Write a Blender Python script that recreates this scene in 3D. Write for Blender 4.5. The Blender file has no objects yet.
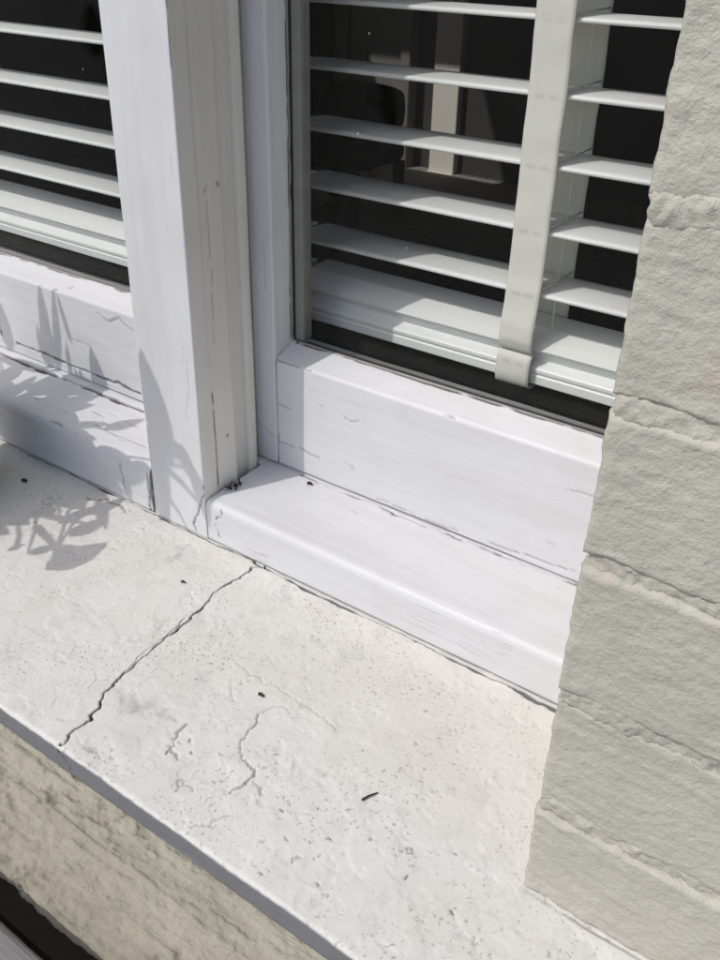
import bpy, math, random
import numpy as np
from mathutils import Vector, Matrix

random.seed(7)
scene = bpy.context.scene

# ------------------------------------------------------------------ camera
# x runs right along the window, y into the house, z up; the masonry sill's top is z = 0
cam_d = bpy.data.cameras.new('camera')
cam = bpy.data.objects.new('camera', cam_d)
scene.collection.objects.link(cam)
CAM = Vector((0.1052, -0.3145, 0.449))
FWD = Vector((-0.4923, 0.7012, -0.5158)).normalized()
RIGHT = Vector((0.8104, 0.5847, 0.0)); RIGHT.z = 0.0214
RIGHT = (RIGHT - FWD * RIGHT.dot(FWD)).normalized()
UP = RIGHT.cross(FWD).normalized()
cam.matrix_world = Matrix(((RIGHT.x, UP.x, -FWD.x, CAM.x), (RIGHT.y, UP.y, -FWD.y, CAM.y),
                           (RIGHT.z, UP.z, -FWD.z, CAM.z), (0, 0, 0, 1)))
cam_d.sensor_fit = 'HORIZONTAL'
cam_d.sensor_width = 36.0
cam_d.lens = 915.4 / 720.0 * 36.0
cam_d.clip_start = 0.01
cam_d.clip_end = 2000.0
scene.camera = cam

# ------------------------------------------------------------------ sky and sun
SUNV = Vector((-0.532, -1.0, 1.37)).normalized()          # towards the sun
elev = math.asin(SUNV.z)
world = bpy.data.worlds.new('World')
scene.world = world
world.use_nodes = True
wn = world.node_tree
bg = wn.nodes['Background']
sky = wn.nodes.new('ShaderNodeTexSky')
sky.sky_type = 'NISHITA'
sky.sun_disc = False
sky.sun_elevation = elev
sky.sun_rotation = math.atan2(SUNV.x, SUNV.y)
sky.air_density = 1.0
sky.dust_density = 2.4
sky.ozone_density = 1.0
wn.links.new(sky.outputs['Color'], bg.inputs['Color'])
bg.inputs['Strength'].default_value = 0.15
sun_d = bpy.data.lights.new('sun', 'SUN')
sun = bpy.data.objects.new('sun', sun_d)
scene.collection.objects.link(sun)
sun_d.energy = 2.05
sun_d.angle = math.radians(0.55)
sun_d.color = (1.0, 0.975, 0.94)
sun.rotation_euler = SUNV.to_track_quat('Z', 'Y').to_euler()
sun.location = (-2, -4, 5)
vs = scene.view_settings
vs.view_transform = 'Standard'
vs.look = 'None'
vs.exposure = -0.14
vs.gamma = 1.0
vs.use_curve_mapping = False
scene.cycles.max_bounces = 8
scene.cycles.diffuse_bounces = 3
scene.cycles.glossy_bounces = 2
scene.cycles.transparent_max_bounces = 8

# ------------------------------------------------------------------ numeric noise
_rng = np.random.RandomState(3)
_perm = _rng.permutation(512).astype(np.int64)
_perm = np.concatenate([_perm, _perm])
_grad = _rng.normal(size=(512, 3)); _grad /= np.linalg.norm(_grad, axis=1)[:, None]

def perlin(p):
    pi = np.floor(p).astype(np.int64); pf = p - pi
    u = pf * pf * pf * (pf * (pf * 6 - 15) + 10)
    pi &= 511
    out = np.zeros(len(p))
    for dx in (0, 1):
        for dy in (0, 1):
            for dz in (0, 1):
                h = _perm[(_perm[(_perm[(pi[:, 0] + dx) & 511] + pi[:, 1] + dy) & 511] + pi[:, 2] + dz) & 511]
                g = _grad[h & 511]
                d = pf - np.array([dx, dy, dz])
                w = (u[:, 0] if dx else 1 - u[:, 0]) * (u[:, 1] if dy else 1 - u[:, 1]) * (u[:, 2] if dz else 1 - u[:, 2])
                out += w * np.einsum('ij,ij->i', g, d)
    return out * 1.5

def fbm(p, freq, octaves=3, gain=0.5, off=0.0):
    p = np.asarray(p, float)
    f = np.asarray(freq, float)
    out = np.zeros(len(p)); a = 1.0
    for o in range(octaves):
        out += a * perlin(p * f + off + 17.3 * o)
        f = f * 2.03; a *= gain
    return out

def sstep(a, b, x):
    t = np.clip((x - a) / (b - a), 0, 1)
    return t * t * (3 - 2 * t)

# ------------------------------------------------------------------ scene helpers
COL = scene.collection

def tag(o, label=None, cat=None, group=None, kind=None):
    if label: o['label'] = label
    if cat: o['category'] = cat
    if group: o['group'] = group
    if kind: o['kind'] = kind
    return o

def empty(name, loc=(0, 0, 0), label=None, cat=None, group=None):
    o = bpy.data.objects.new(name, None)
    o.empty_display_size = 0.05
    COL.objects.link(o)
    o.location = loc
    return tag(o, label, cat, group)

def put(o, parent):
    if parent is not None:
        o.parent = parent
        if parent.type == 'MESH': return o
        inv = Matrix.Identity(4)
        q = parent
        while q is not None:
            inv = inv @ Matrix.Translation(-Vector(q.location)) if not q.type == 'MESH' else inv
            q = q.parent
        o.matrix_parent_inverse = inv
    return o

def mesh_obj(name, V, F, mat, parent=None, smooth=True, attr=None):
    me = bpy.data.meshes.new(name)
    if isinstance(F, np.ndarray):
        n = len(F)
        me.vertices.add(len(V)); me.vertices.foreach_set('co', np.asarray(V, np.float32).ravel())
        me.loops.add(n * 4); me.loops.foreach_set('vertex_index', F.astype(np.int32).ravel())
        me.polygons.add(n)
        me.polygons.foreach_set('loop_start', np.arange(0, n * 4, 4, dtype=np.int32))
        me.update(calc_edges=True)
    else:
        me.from_pydata([tuple(map(float, v)) for v in V], [], [tuple(int(i) for i in f) for f in F])
        me.update()
    me.validate()
    me.polygons.foreach_set('use_smooth', np.full(len(me.polygons), bool(smooth)))
    if attr is not None:
        a = me.attributes.new('wear', 'FLOAT', 'POINT')
        a.data.foreach_set('value', np.asarray(attr, np.float32))
    me.materials.append(mat)
    o = bpy.data.objects.new(name, me)
    COL.objects.link(o)
    return put(o, parent)

def box_geo(x0, x1, y0, y1, z0, z1, b=0.0):
    """box with chamfered edges"""
    if b <= 0:
        V = [(x, y, z) for x in (x0, x1) for y in (y0, y1) for z in (z0, z1)]
        F = [(0, 1, 3, 2), (4, 6, 7, 5), (0, 4, 5, 1), (2, 3, 7, 6), (0, 2, 6, 4), (1, 5, 7, 3)]
        return V, F
    V = []; idx = {}
    lo = (x0, y0, z0); hi = (x1, y1, z1)
    for cx in (0, 1):
        for cy in (0, 1):
            for cz in (0, 1):
                c = (cx, cy, cz)
                for ax in range(3):
                    p = []
                    for k in range(3):
                        e = hi[k] if c[k] else lo[k]
                        if k != ax: e += (-b if c[k] else b)
                        p.append(e)
                    idx[(c, ax)] = len(V); V.append(tuple(p))
    F = []
    for ax in range(3):
        a, d = [k for k in range(3) if k != ax]
        for s in (0, 1):
            ring = []
            for (u, v) in ((0, 0), (1, 0), (1, 1), (0, 1)):
                c = [0, 0, 0]; c[ax] = s; c[a] = u; c[d] = v
                ring.append(idx[(tuple(c), ax)])
            F.append(ring)
        for u in (0, 1):
            for v in (0, 1):
                c0 = [0, 0, 0]; c0[a] = u; c0[d] = v; c1 = list(c0); c1[ax] = 1
                F.append([idx[(tuple(c0), a)], idx[(tuple(c1), a)], idx[(tuple(c1), d)], idx[(tuple(c0), d)]])
    for cx in (0, 1):
        for cy in (0, 1):
            for cz in (0, 1):
                F.append([idx[((cx, cy, cz), k)] for k in range(3)])
    # outward winding
    ctr = np.array([(x0 + x1) / 2, (y0 + y1) / 2, (z0 + z1) / 2])
    A = np.array(V)
    G = []
    for f in F:
        q = A[f]; n = np.cross(q[1] - q[0], q[2] - q[0])
        G.append(f if np.dot(n, q.mean(0) - ctr) > 0 else f[::-1])
    return V, G

def box(name, x0, x1, y0, y1, z0, z1, mat, parent=None, b=0.0):
    V, F = box_geo(x0, x1, y0, y1, z0, z1, b)
    return mesh_obj(name, V, F, mat, parent, smooth=False)

def jag(pts, amp, n=3, seed=0):
    """roughen a polyline by midpoint displacement"""
    r = np.random.RandomState(seed)
    P = [np.array(p, float) for p in pts]
    flat = np.ptp(np.array(P), axis=0) > 1e-3         # stay on the surface
    for k in range(n):
        Q = [P[0]]
        for a, b in zip(P[:-1], P[1:]):
            L = np.linalg.norm(b - a)
            Q += [(a + b) / 2 + r.normal(size=3) * flat * min(amp, L * 0.16), b]
        P = Q; amp *= 0.6
    return np.array(P)

def carve(P, cracks):
    """depth and wear of every vertex for a list of cracks (polyline, half width, depth, wear)"""
    D = np.zeros(len(P)); Wr = np.zeros(len(P))
    for ci, (pts, w, d, wear, amp) in enumerate(cracks):
        L = jag(pts, amp, 3, ci + 11)
        lo = L.min(0) - 3 * w; hi = L.max(0) + 3 * w
        sel = np.where(np.all((P > lo) & (P < hi), axis=1))[0]
        if not len(sel): continue
        Q = P[sel]
        best = np.full(len(Q), 1e9)
        for a, b in zip(L[:-1], L[1:]):
            ab = b - a
            t = np.clip(((Q - a) @ ab) / max(ab @ ab, 1e-12), 0, 1)
            best = np.minimum(best, np.linalg.norm(Q - a - t[:, None] * ab, axis=1))
        ww = np.maximum(w, 0.00020) * np.clip(1.0 + 1.1 * fbm(Q, 55, 2, off=ci * 3.1), 0.55, 2.0)
        k = np.clip(1.25 - best / ww, 0, 1)
        D[sel] = np.maximum(D[sel], d * k)
        Wr[sel] = np.maximum(Wr[sel], wear * sstep(0.15, 0.7, k))
    return D, Wr

def sweep(name, prof, axis, stations, mat, parent=None, cracks=(), disp=None, closed=True, smooth=True):
    """prof: list of (u, v, res) in the plane across the axis; 'x' sweeps (y, z), 'z' sweeps (x, y)"""
    pts = []
    n = len(prof)
    for i in range(n if closed else n - 1):
        a = prof[i]; b = prof[(i + 1) % n]
        L = math.hypot(b[0] - a[0], b[1] - a[1])
        k = max(1, int(round(L / a[2])))
        for j in range(k):
            t = j / k
            pts.append((a[0] + (b[0] - a[0]) * t, a[1] + (b[1] - a[1]) * t))
    if not closed: pts.append(prof[-1][:2])
    q = np.array(pts); m = len(q)
    if closed:
        tan = np.roll(q, -1, 0) - np.roll(q, 1, 0)
    else:
        tan = np.gradient(q, axis=0)
    tan /= np.maximum(np.linalg.norm(tan, axis=1)[:, None], 1e-9)
    nor = np.stack([tan[:, 1], -tan[:, 0]], 1)
    st = np.array(stations); ns = len(st)
    U = np.tile(q[:, 0], ns); W = np.tile(q[:, 1], ns); S = np.repeat(st, m)
    NU = np.tile(nor[:, 0], ns); NW = np.tile(nor[:, 1], ns); Z = np.zeros_like(S)
    if axis == 'x':
        P = np.stack([S, U, W], 1); N = np.stack([Z, NU, NW], 1)
    else:
        P = np.stack([U, W, S], 1); N = np.stack([NU, NW, Z], 1)
    D, Wr = carve(P, cracks)
    d = -D
    if disp is not None:
        dd = disp(P, N)
        if isinstance(dd, tuple):
            d = d + dd[0]; Wr = np.maximum(Wr, dd[1])
        else:
            d = d + dd
    P = P + N * d[:, None]
    i = np.arange(ns - 1)[:, None]; j = np.arange(m if closed else m - 1)[None, :]
    jn = (j + 1) % m
    F = np.stack(np.broadcast_arrays(i * m + j, i * m + jn, (i + 1) * m + jn, (i + 1) * m + j), -1).reshape(-1, 4)
    if axis == 'z':
        F = F[:, ::-1]
    # orientation: compare with the wanted normal
    a = P[F[:, 1]] - P[F[:, 0]]; b = P[F[:, 3]] - P[F[:, 0]]
    if np.sum(np.cross(a, b) * N[F[:, 0]]) < 0: F = F[:, ::-1]
    F = np.ascontiguousarray(F)
    if closed:                                   # end caps as a fan of quads round the middle
        c0 = len(P); mid0 = P[:m].mean(0); mid1 = P[-m:].mean(0)
        P = np.vstack([P, mid0, mid1]); Wr = np.append(Wr, [0, 0])
        caps = []
        for k in range(0, m - 1, 2):
            k2 = min(k + 2, m) % m
            caps.append((c0, k, k + 1, k2))
            b0 = (ns - 1) * m
            caps.append((c0 + 1, b0 + k2, b0 + k + 1, b0 + k))
        F = np.vstack([F, np.array(caps)])
    return mesh_obj(name, P, F, mat, parent, smooth, Wr)

def span(a, f0, f1, b, fine, coarse):
    """stations: coarse from a, fine between f0 and f1, coarse to b"""
    L = []
    if f0 > a: L += list(np.linspace(a, f0, max(2, int((f0 - a) / coarse) + 1))[:-1])
    L += list(np.linspace(f0, f1, max(2, int((f1 - f0) / fine) + 1)))
    if b > f1: L += list(np.linspace(f1, b, max(2, int((b - f1) / coarse) + 1))[1:])
    return L

def tube(name, pts, r, mat, parent=None, seg=6, taper=1.0):
    P = [Vector(p) for p in pts]; V = []; F = []
    for i, p in enumerate(P):
        t = (P[min(i + 1, len(P) - 1)] - P[max(i - 1, 0)]).normalized()
        a = t.orthogonal().normalized(); b = t.cross(a)
        rr = r * (1 + (taper - 1) * i / (len(P) - 1))
        for k in range(seg):
            an = 2 * math.pi * k / seg
            V.append(p + (a * math.cos(an) + b * math.sin(an)) * rr)
    # keep rings aligned
    for i in range(len(P) - 1):
        r0 = V[i * seg]; best = min(range(seg), key=lambda k: (V[(i + 1) * seg + k] - r0 - (P[i + 1] - P[i])).length)
        ring = V[(i + 1) * seg:(i + 2) * seg]
        V[(i + 1) * seg:(i + 2) * seg] = ring[best:] + ring[:best]
        for k in range(seg):
            F.append((i * seg + k, i * seg + (k + 1) % seg, (i + 1) * seg + (k + 1) % seg, (i + 1) * seg + k))
    F.append(tuple(range(seg))[::-1]); n = (len(P) - 1) * seg
    F.append(tuple(n + k for k in range(seg)))
    return mesh_obj(name, V, F, mat, parent, True)

def lathe(name, prof, loc, mat, parent=None, seg=48):
    V = []; F = []; m = len(prof)
    for k in range(seg):
        a = 2 * math.pi * k / seg
        for r, z in prof: V.append((loc[0] + r * math.cos(a), loc[1] + r * math.sin(a), loc[2] + z))
    for k in range(seg):
        k2 = (k + 1) % seg
        for j in range(m - 1): F.append((k * m + j, k2 * m + j, k2 * m + j + 1, k * m + j + 1))
    return mesh_obj(name, V, F, mat, parent, True)

# ------------------------------------------------------------------ materials
class NT:
    def __init__(self, name):
        self.m = bpy.data.materials.new(name); self.m.use_nodes = True
        self.t = self.m.node_tree; self.t.nodes.clear()
        self.out = self.t.nodes.new('ShaderNodeOutputMaterial')
        self.b = self.t.nodes.new('ShaderNodeBsdfPrincipled')
        self.t.links.new(self.b.outputs[0], self.out.inputs['Surface'])
        self.co = self.t.nodes.new('ShaderNodeTexCoord').outputs['Object']
    def n(self, kind, **kw):
        nd = self.t.nodes.new(kind)
        for k, v in kw.items():
            if k.startswith('i_'):
                key = k[2:]
                nd.inputs[int(key) if key.isdigit() else key.replace('_', ' ')].default_value = v
            else: setattr(nd, k, v)
        return nd
    def l(self, a, b): self.t.links.new(a, b)
    def mapped(self, scale, loc=(0, 0, 0), rot=(0, 0, 0)):
        mp = self.n('ShaderNodeMapping')
        mp.inputs['Scale'].default_value = scale; mp.inputs['Location'].default_value = loc; mp.inputs['Rotation'].default_value = rot
        self.l(self.co, mp.inputs['Vector']); return mp.outputs[0]
    def noise(self, scale, detail=4, rough=0.55, vec=None, dist=0.0):
        nd = self.n('ShaderNodeTexNoise'); nd.inputs['Scale'].default_value = scale
        nd.inputs['Detail'].default_value = detail; nd.inputs['Roughness'].default_value = rough
        nd.inputs['Distortion'].default_value = dist
        self.l(vec or self.co, nd.inputs['Vector']); return nd.outputs['Fac']
    def vor(self, scale, vec=None, feature='F1', rnd=1.0):
        nd = self.n('ShaderNodeTexVoronoi', feature=feature); nd.inputs['Scale'].default_value = scale
        nd.inputs['Randomness'].default_value = rnd
        self.l(vec or self.co, nd.inputs['Vector']); return nd.outputs['Distance']
    def ramp(self, fac, a, b, lo=0.0, hi=1.0):
        nd = self.n('ShaderNodeMapRange', interpolation_type='SMOOTHSTEP')
        self.l(fac, nd.inputs['Value'])
        nd.inputs['From Min'].default_value = a; nd.inputs['From Max'].default_value = b
        nd.inputs['To Min'].default_value = lo; nd.inputs['To Max'].default_value = hi
        return nd.outputs[0]
    def math(self, op, a, b=None):
        nd = self.n('ShaderNodeMath', operation=op)
        for i, v in enumerate((a, b)):
            if v is None: continue
            if isinstance(v, (int, float)): nd.inputs[i].default_value = v
            else: self.l(v, nd.inputs[i])
        return nd.outputs[0]
    def mix(self, fac, a, b):
        nd = self.n('ShaderNodeMix', data_type='RGBA')
        if isinstance(fac, (int, float)): nd.inputs[0].default_value = fac
        else: self.l(fac, nd.inputs[0])
        for sock, v in ((nd.inputs[6], a), (nd.inputs[7], b)):
            if isinstance(v, tuple): sock.default_value = (*v, 1)
            else: self.l(v, sock)
        return nd.outputs[2]
    def bump(self, h, strength, dist, prev=None):
        nd = self.n('ShaderNodeBump'); nd.inputs['Strength'].default_value = strength; nd.inputs['Distance'].default_value = dist
        self.l(h, nd.inputs['Height'])
        if prev is not None: self.l(prev, nd.inputs['Normal'])
        return nd.outputs[0]
    def wear(self):
        return self.n('ShaderNodeAttribute', attribute_name='wear').outputs['Fac']
    def done(self, color, rough, normal=None, spec=0.4):
        if isinstance(color, tuple): self.b.inputs['Base Color'].default_value = (*color, 1)
        else: self.l(color, self.b.inputs['Base Color'])
        if isinstance(rough, (int, float)): self.b.inputs['Roughness'].default_value = rough
        else: self.l(rough, self.b.inputs['Roughness'])
        self.b.inputs['Specular IOR Level'].default_value = spec
        if normal is not None: self.l(normal, self.b.inputs['Normal'])
        return self.m

GRIME = (0.045, 0.038, 0.030)

def wood_paint(name, base, stretch, dirt=0.5, hair=1.0):
    """old gloss paint on timber; stretch: scale vector that is small along the grain"""
    t = NT(name)
    v = t.mapped(stretch)
    grain = t.noise(60, 3, 0.6, v)
    blot = t.noise(14, 3, 0.6)
    c = t.mix(t.ramp(blot, 0.35, 0.75, 0, 0.8), base, tuple(x * f for x, f in zip(base, (0.93, 0.92, 0.90))))
    c = t.mix(t.ramp(grain, 0.38, 0.72, 0, 0.5), c, tuple(x * f for x, f in zip(base, (0.87, 0.86, 0.835))))
    # hairline checks along the grain, only in scattered places
    line = t.ramp(t.math('ABSOLUTE', t.math('SUBTRACT', grain, 0.5)), 0.0, 0.012, 1, 0)
    mask = t.math('MULTIPLY', line, t.ramp(t.noise(19, 2, 0.6, t.mapped((1, 1, 1), (2, 7, 4))), 0.60, 0.72, 0, hair))
    c = t.mix(t.math('MULTIPLY', mask, 0.25), c, (0.22, 0.20, 0.18))
    sp = t.ramp(t.vor(330), 0.05, 0.13, 1, 0)
    sp = t.math('MULTIPLY', sp, t.ramp(blot, 0.56, 0.66, 0, 1))
    c = t.mix(t.math('MULTIPLY', sp, dirt), c, (0.25, 0.23, 0.20))
    c = t.mix(t.wear(), c, GRIME)
    h = t.math('SUBTRACT', t.math('ADD', grain, t.math('MULTIPLY', t.noise(260, 2, 0.55), 0.28)), t.math('MULTIPLY', mask, 0.4))
    nrm = t.bump(h, 0.50, 0.0013)
    return t.done(c, t.ramp(blot, 0.2, 0.8, 0.40, 0.58), nrm, 0.35)

M = {}
WHITE = (0.705, 0.71, 0.73)
M['paint_x'] = wood_paint('white_paint_grain_along', WHITE, (0.06, 1, 1))
M['paint_z'] = wood_paint('white_paint_grain_upright', WHITE, (1, 1, 0.06))
M['paint_bounce'] = wood_paint('old_cream_paint_bounce', (0.755, 0.735, 0.69), (1, 1, 0.06), 0.8)  # older cream paint, with warm bounce light in its colour

def m_sill():
    t = NT('sill_masonry_paint')
    big = t.noise(9, 4, 0.62)
    mid = t.noise(46, 4, 0.65)
    grit = t.noise(400, 2, 0.6)
    c = t.mix(t.ramp(big, 0.35, 0.7), (0.735, 0.715, 0.675), (0.69, 0.665, 0.615))
    c = t.mix(t.ramp(mid, 0.50, 0.70, 0, 0.6), c, (0.615, 0.60, 0.56))
    # pin holes and grit, gathered in patches
    patch = t.ramp(t.noise(15, 3, 0.65, t.mapped((1, 1, 1), (1, 2, 0))), 0.42, 0.60)
    s1 = t.math('MULTIPLY', t.ramp(grit, 0.60, 0.67), t.math('ADD', t.math('MULTIPLY', patch, 0.85), 0.15))
    c = t.mix(t.math('MULTIPLY', s1, 0.60), c, (0.27, 0.25, 0.22))
    s2 = t.ramp(t.noise(130, 3, 0.7), 0.635, 0.69)
    s2 = t.math('MULTIPLY', s2, t.ramp(big, 0.48, 0.60, 0.05, 1))
    c = t.mix(t.math('MULTIPLY', s2, 0.55), c, (0.25, 0.23, 0.20))
    c = t.mix(t.wear(), c, GRIME)
    # the front edge is a darker grey than the top
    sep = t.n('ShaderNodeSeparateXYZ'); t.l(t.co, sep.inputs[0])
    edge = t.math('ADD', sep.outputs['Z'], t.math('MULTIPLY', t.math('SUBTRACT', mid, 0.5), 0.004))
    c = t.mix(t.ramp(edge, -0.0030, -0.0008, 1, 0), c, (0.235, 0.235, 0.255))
    h = t.math('ADD', t.math('MULTIPLY', mid, 1.2), t.math('SUBTRACT', t.math('MULTIPLY', grit, 0.45), t.math('MULTIPLY', s1, 0.5)))
    return t.done(c, 0.72, t.bump(h, 0.28, 0.0012), 0.25)
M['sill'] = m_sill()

def m_brick():
    t = NT('cream_paint_on_brick')
    big = t.noise(16, 3, 0.6)
    c = t.mix(t.ramp(big, 0.3, 0.7), (0.525, 0.505, 0.432), (0.475, 0.457, 0.393))
    pink = t.math('MULTIPLY', t.ramp(t.noise(40, 3, 0.6), 0.64, 0.74), 0.5)
    c = t.mix(pink, c, (0.53, 0.435, 0.37))
    g = t.noise(230, 4, 0.65)
    c = t.mix(t.ramp(g, 0.66, 0.76, 0, 0.30), c, (0.36, 0.34, 0.29))
    c = t.mix(t.wear(), c, (0.24, 0.22, 0.18))
    return t.done(c, 0.62, t.bump(t.math('ADD', g, t.math('MULTIPLY', t.noise(620, 2, 0.6), 0.35)), 0.65, 0.0018), 0.3)
M['brick'] = m_brick()

def m_concrete():
    t = NT('weathered_concrete')
    st = t.noise(80, 5, 0.7, t.mapped((0.2, 1, 1)))
    g = t.noise(190, 4, 0.68, t.mapped((0.8, 1, 1)))
    c = t.mix(t.ramp(st, 0.3, 0.70), (0.46, 0.43, 0.345), (0.365, 0.34, 0.27))
    c = t.mix(t.ramp(g, 0.56, 0.72, 0, 0.6), c, (0.47, 0.45, 0.385))
    c = t.mix(t.ramp(g, 0.42, 0.30, 0, 0.4), c, (0.26, 0.235, 0.185))
    c = t.mix(t.wear(), c, (0.22, 0.205, 0.165))
    return t.done(c, 0.9, t.bump(t.math('ADD', st, t.math('MULTIPLY', g, 0.7)), 0.8, 0.0035), 0.15)
M['concrete'] = m_concrete()

def simple(name, col, rough=0.6, var=0.12, scale=30, bump=0.1, dist=0.001, spec=0.4, stretch=(1, 1, 1)):
    t = NT(name)
    n = t.noise(scale, 3, 0.6, t.mapped(stretch))
    c = t.mix(n, tuple(x * (1 - var) for x in col), tuple(min(1, x * (1 + var)) for x in col))
    return t.done(c, rough, t.bump(t.noise(scale * 4, 2, 0.6, t.mapped(stretch)), bump, dist), spec)
M['slat'] = simple('blind_slat_white', (0.80, 0.805, 0.79), 0.42, 0.03, 20, 0.05, 0.0003)
M['bead'] = simple('grey_glazing_bead', (0.24, 0.235, 0.215), 0.6, 0.15, 80, 0.2, 0.0005)
M['gap'] = simple('dark_gap_shade', (0.05, 0.045, 0.04), 0.9, 0.3, 200, 0.3, 0.001)  # dark colour put in for the shade inside the glazing gaps
M['rail_dark'] = simple('rail_end_seal_grey', (0.16, 0.16, 0.155), 0.6)
M['floor'] = simple('brown_floorboards', (0.075, 0.040, 0.024), 0.45, 0.35, 6, 0.1, 0.001, 0.4, (0.1, 1, 1))
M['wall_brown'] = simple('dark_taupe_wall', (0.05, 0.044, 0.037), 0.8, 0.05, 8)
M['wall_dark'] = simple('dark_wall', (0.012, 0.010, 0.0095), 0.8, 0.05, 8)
M['ceiling'] = simple('ceiling_paint', (0.10, 0.097, 0.09), 0.9, 0.03, 8)
M['sun_strip'] = simple('sunlit_strip_paint', (0.85, 0.81, 0.74), 0.5, 0.03, 20)  # pale tone put in for sun on the wall and skirting
M['skirt_dark'] = simple('dark_trim_paint', (0.10, 0.09, 0.078), 0.5, 0.03, 20)
M['door'] = simple('grey_door_paint', (0.20, 0.195, 0.19), 0.5, 0.04, 10)
M['chair'] = simple('black_upholstery', (0.012, 0.011, 0.010), 0.9, 0.2, 120, 0.4, 0.001, 0.1)
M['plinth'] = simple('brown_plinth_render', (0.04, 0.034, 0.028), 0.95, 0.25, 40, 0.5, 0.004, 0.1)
M['pot'] = simple('black_plastic_pot', (0.018, 0.017, 0.018), 0.45, 0.2, 60, 0.1, 0.0005)
M['soil'] = simple('potting_soil', (0.035, 0.024, 0.016), 0.95, 0.5, 200, 0.8, 0.004, 0.1)
M['bench'] = simple('weathered_grey_timber', (0.215, 0.20, 0.195), 0.9, 0.5, 60, 0.9, 0.002, 0.1, (0.06, 1, 1))
M['ground'] = simple('pale_paving_ground', (0.28, 0.265, 0.24), 0.95, 0.4, 30, 0.8, 0.01, 0.1)
M['stem'] = simple('plant_stem', (0.10, 0.11, 0.045), 0.7, 0.2, 60)
M['twig'] = simple('dry_twig', (0.035, 0.025, 0.018), 0.8, 0.3, 200)
M['web'] = simple('grey_debris', (0.06, 0.05, 0.042), 0.95, 0.5, 300, 0.6, 0.001, 0.1)
M['metal'] = simple('dull_metal', (0.4, 0.4, 0.4), 0.4)

def m_leaf():
    t = NT('leaf')
    c = t.mix(t.noise(40, 3), (0.045, 0.085, 0.025), (0.085, 0.13, 0.04))
    return t.done(c, 0.5, t.bump(t.noise(150, 3), 0.2, 0.001), 0.4)
M['leaf'] = m_leaf()

def m_tape():
    t = NT('blind_tape_cloth')
    c = t.mix(t.noise(35, 4, 0.6), (0.65, 0.65, 0.595), (0.72, 0.72, 0.66))
    v = t.mapped((900, 900, 900))
    wv = t.n('ShaderNodeTexWave', bands_direction='Z'); wv.inputs['Scale'].default_value = 420; wv.inputs['Distortion'].default_value = 1.5
    t.l(t.co, wv.inputs['Vector'])
    c = t.mix(t.wear(), c, (0.36, 0.35, 0.31))
    nrm = t.bump(wv.outputs['Fac'], 0.12, 0.0003)
    nrm = t.bump(t.noise(70, 4, 0.6, t.mapped((0.4, 0.4, 1))), 0.3, 0.001, nrm)
    return t.done(c, 0.85, nrm, 0.15)
M['tape'] = m_tape()

def m_glass():
    m = bpy.data.materials.new('window_glass'); m.use_nodes = True
    t = m.node_tree; t.nodes.clear()
    out = t.nodes.new('ShaderNodeOutputMaterial')
    lw = t.nodes.new('ShaderNodeLayerWeight'); lw.inputs['Blend'].default_value = 0.5
    pw = t.nodes.new('ShaderNodeMath'); pw.operation = 'POWER'; pw.inputs[1].default_value = 5
    t.links.new(lw.outputs['Facing'], pw.inputs[0])
    ma = t.nodes.new('ShaderNodeMath'); ma.operation = 'MULTIPLY_ADD'; ma.inputs[1].default_value = 0.96; ma.inputs[2].default_value = 0.016
    t.links.new(pw.outputs[0], ma.inputs[0])
    tr = t.nodes.new('ShaderNodeBsdfTransparent'); tr.inputs['Color'].default_value = (0.982, 0.988, 0.984, 1)
    gl = t.nodes.new('ShaderNodeBsdfGlossy'); gl.inputs['Roughness'].default_value = 0.01
    mx = t.nodes.new('ShaderNodeMixShader')
    t.links.new(ma.outputs[0], mx.inputs[0]); t.links.new(tr.outputs[0], mx.inputs[1]); t.links.new(gl.outputs[0], mx.inputs[2])
    # specks of dust on the pane
    tc = t.nodes.new('ShaderNodeTexCoord')
    vo = t.nodes.new('ShaderNodeTexVoronoi'); vo.inputs['Scale'].default_value = 34
    t.links.new(tc.outputs['Object'], vo.inputs['Vector'])
    lt = t.nodes.new('ShaderNodeMath'); lt.operation = 'LESS_THAN'; lt.inputs[1].default_value = 0.028
    t.links.new(vo.outputs['Distance'], lt.inputs[0])
    nz = t.nodes.new('ShaderNodeTexNoise'); nz.inputs['Scale'].default_value = 25; nz.inputs['Detail'].default_value = 5
    t.links.new(tc.outputs['Object'], nz.inputs['Vector'])
    film = t.nodes.new('ShaderNodeMath'); film.operation = 'MULTIPLY'; film.inputs[1].default_value = 0.004
    t.links.new(nz.outputs['Fac'], film.inputs[0])
    sc = t.nodes.new('ShaderNodeMath'); sc.operation = 'MULTIPLY_ADD'; sc.inputs[1].default_value = 0.5
    t.links.new(lt.outputs[0], sc.inputs[0]); t.links.new(film.outputs[0], sc.inputs[2])
    df = t.nodes.new('ShaderNodeBsdfDiffuse'); df.inputs['Color'].default_value = (0.6, 0.6, 0.58, 1)
    m2 = t.nodes.new('ShaderNodeMixShader')
    t.links.new(sc.outputs[0], m2.inputs[0]); t.links.new(mx.outputs[0], m2.inputs[1]); t.links.new(df.outputs[0], m2.inputs[2])
    t.links.new(m2.outputs[0], out.inputs['Surface'])
    return m
M['glass'] = m_glass()

# ================================================================== the setting
V, F = box_geo(-300, 300, -600, 60, -0.56, -0.50)
tag(mesh_obj('ground', V, F, M['ground'], None, False), kind='structure')

V, F = box_geo(-1.6, 0.9, -0.46, -0.032, -0.52, -0.485)
tag(mesh_obj('dark_gap_bed', V, F, M['soil'], None, False), kind='structure')  # dark strip added to keep the gap beside the bench dark

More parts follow.
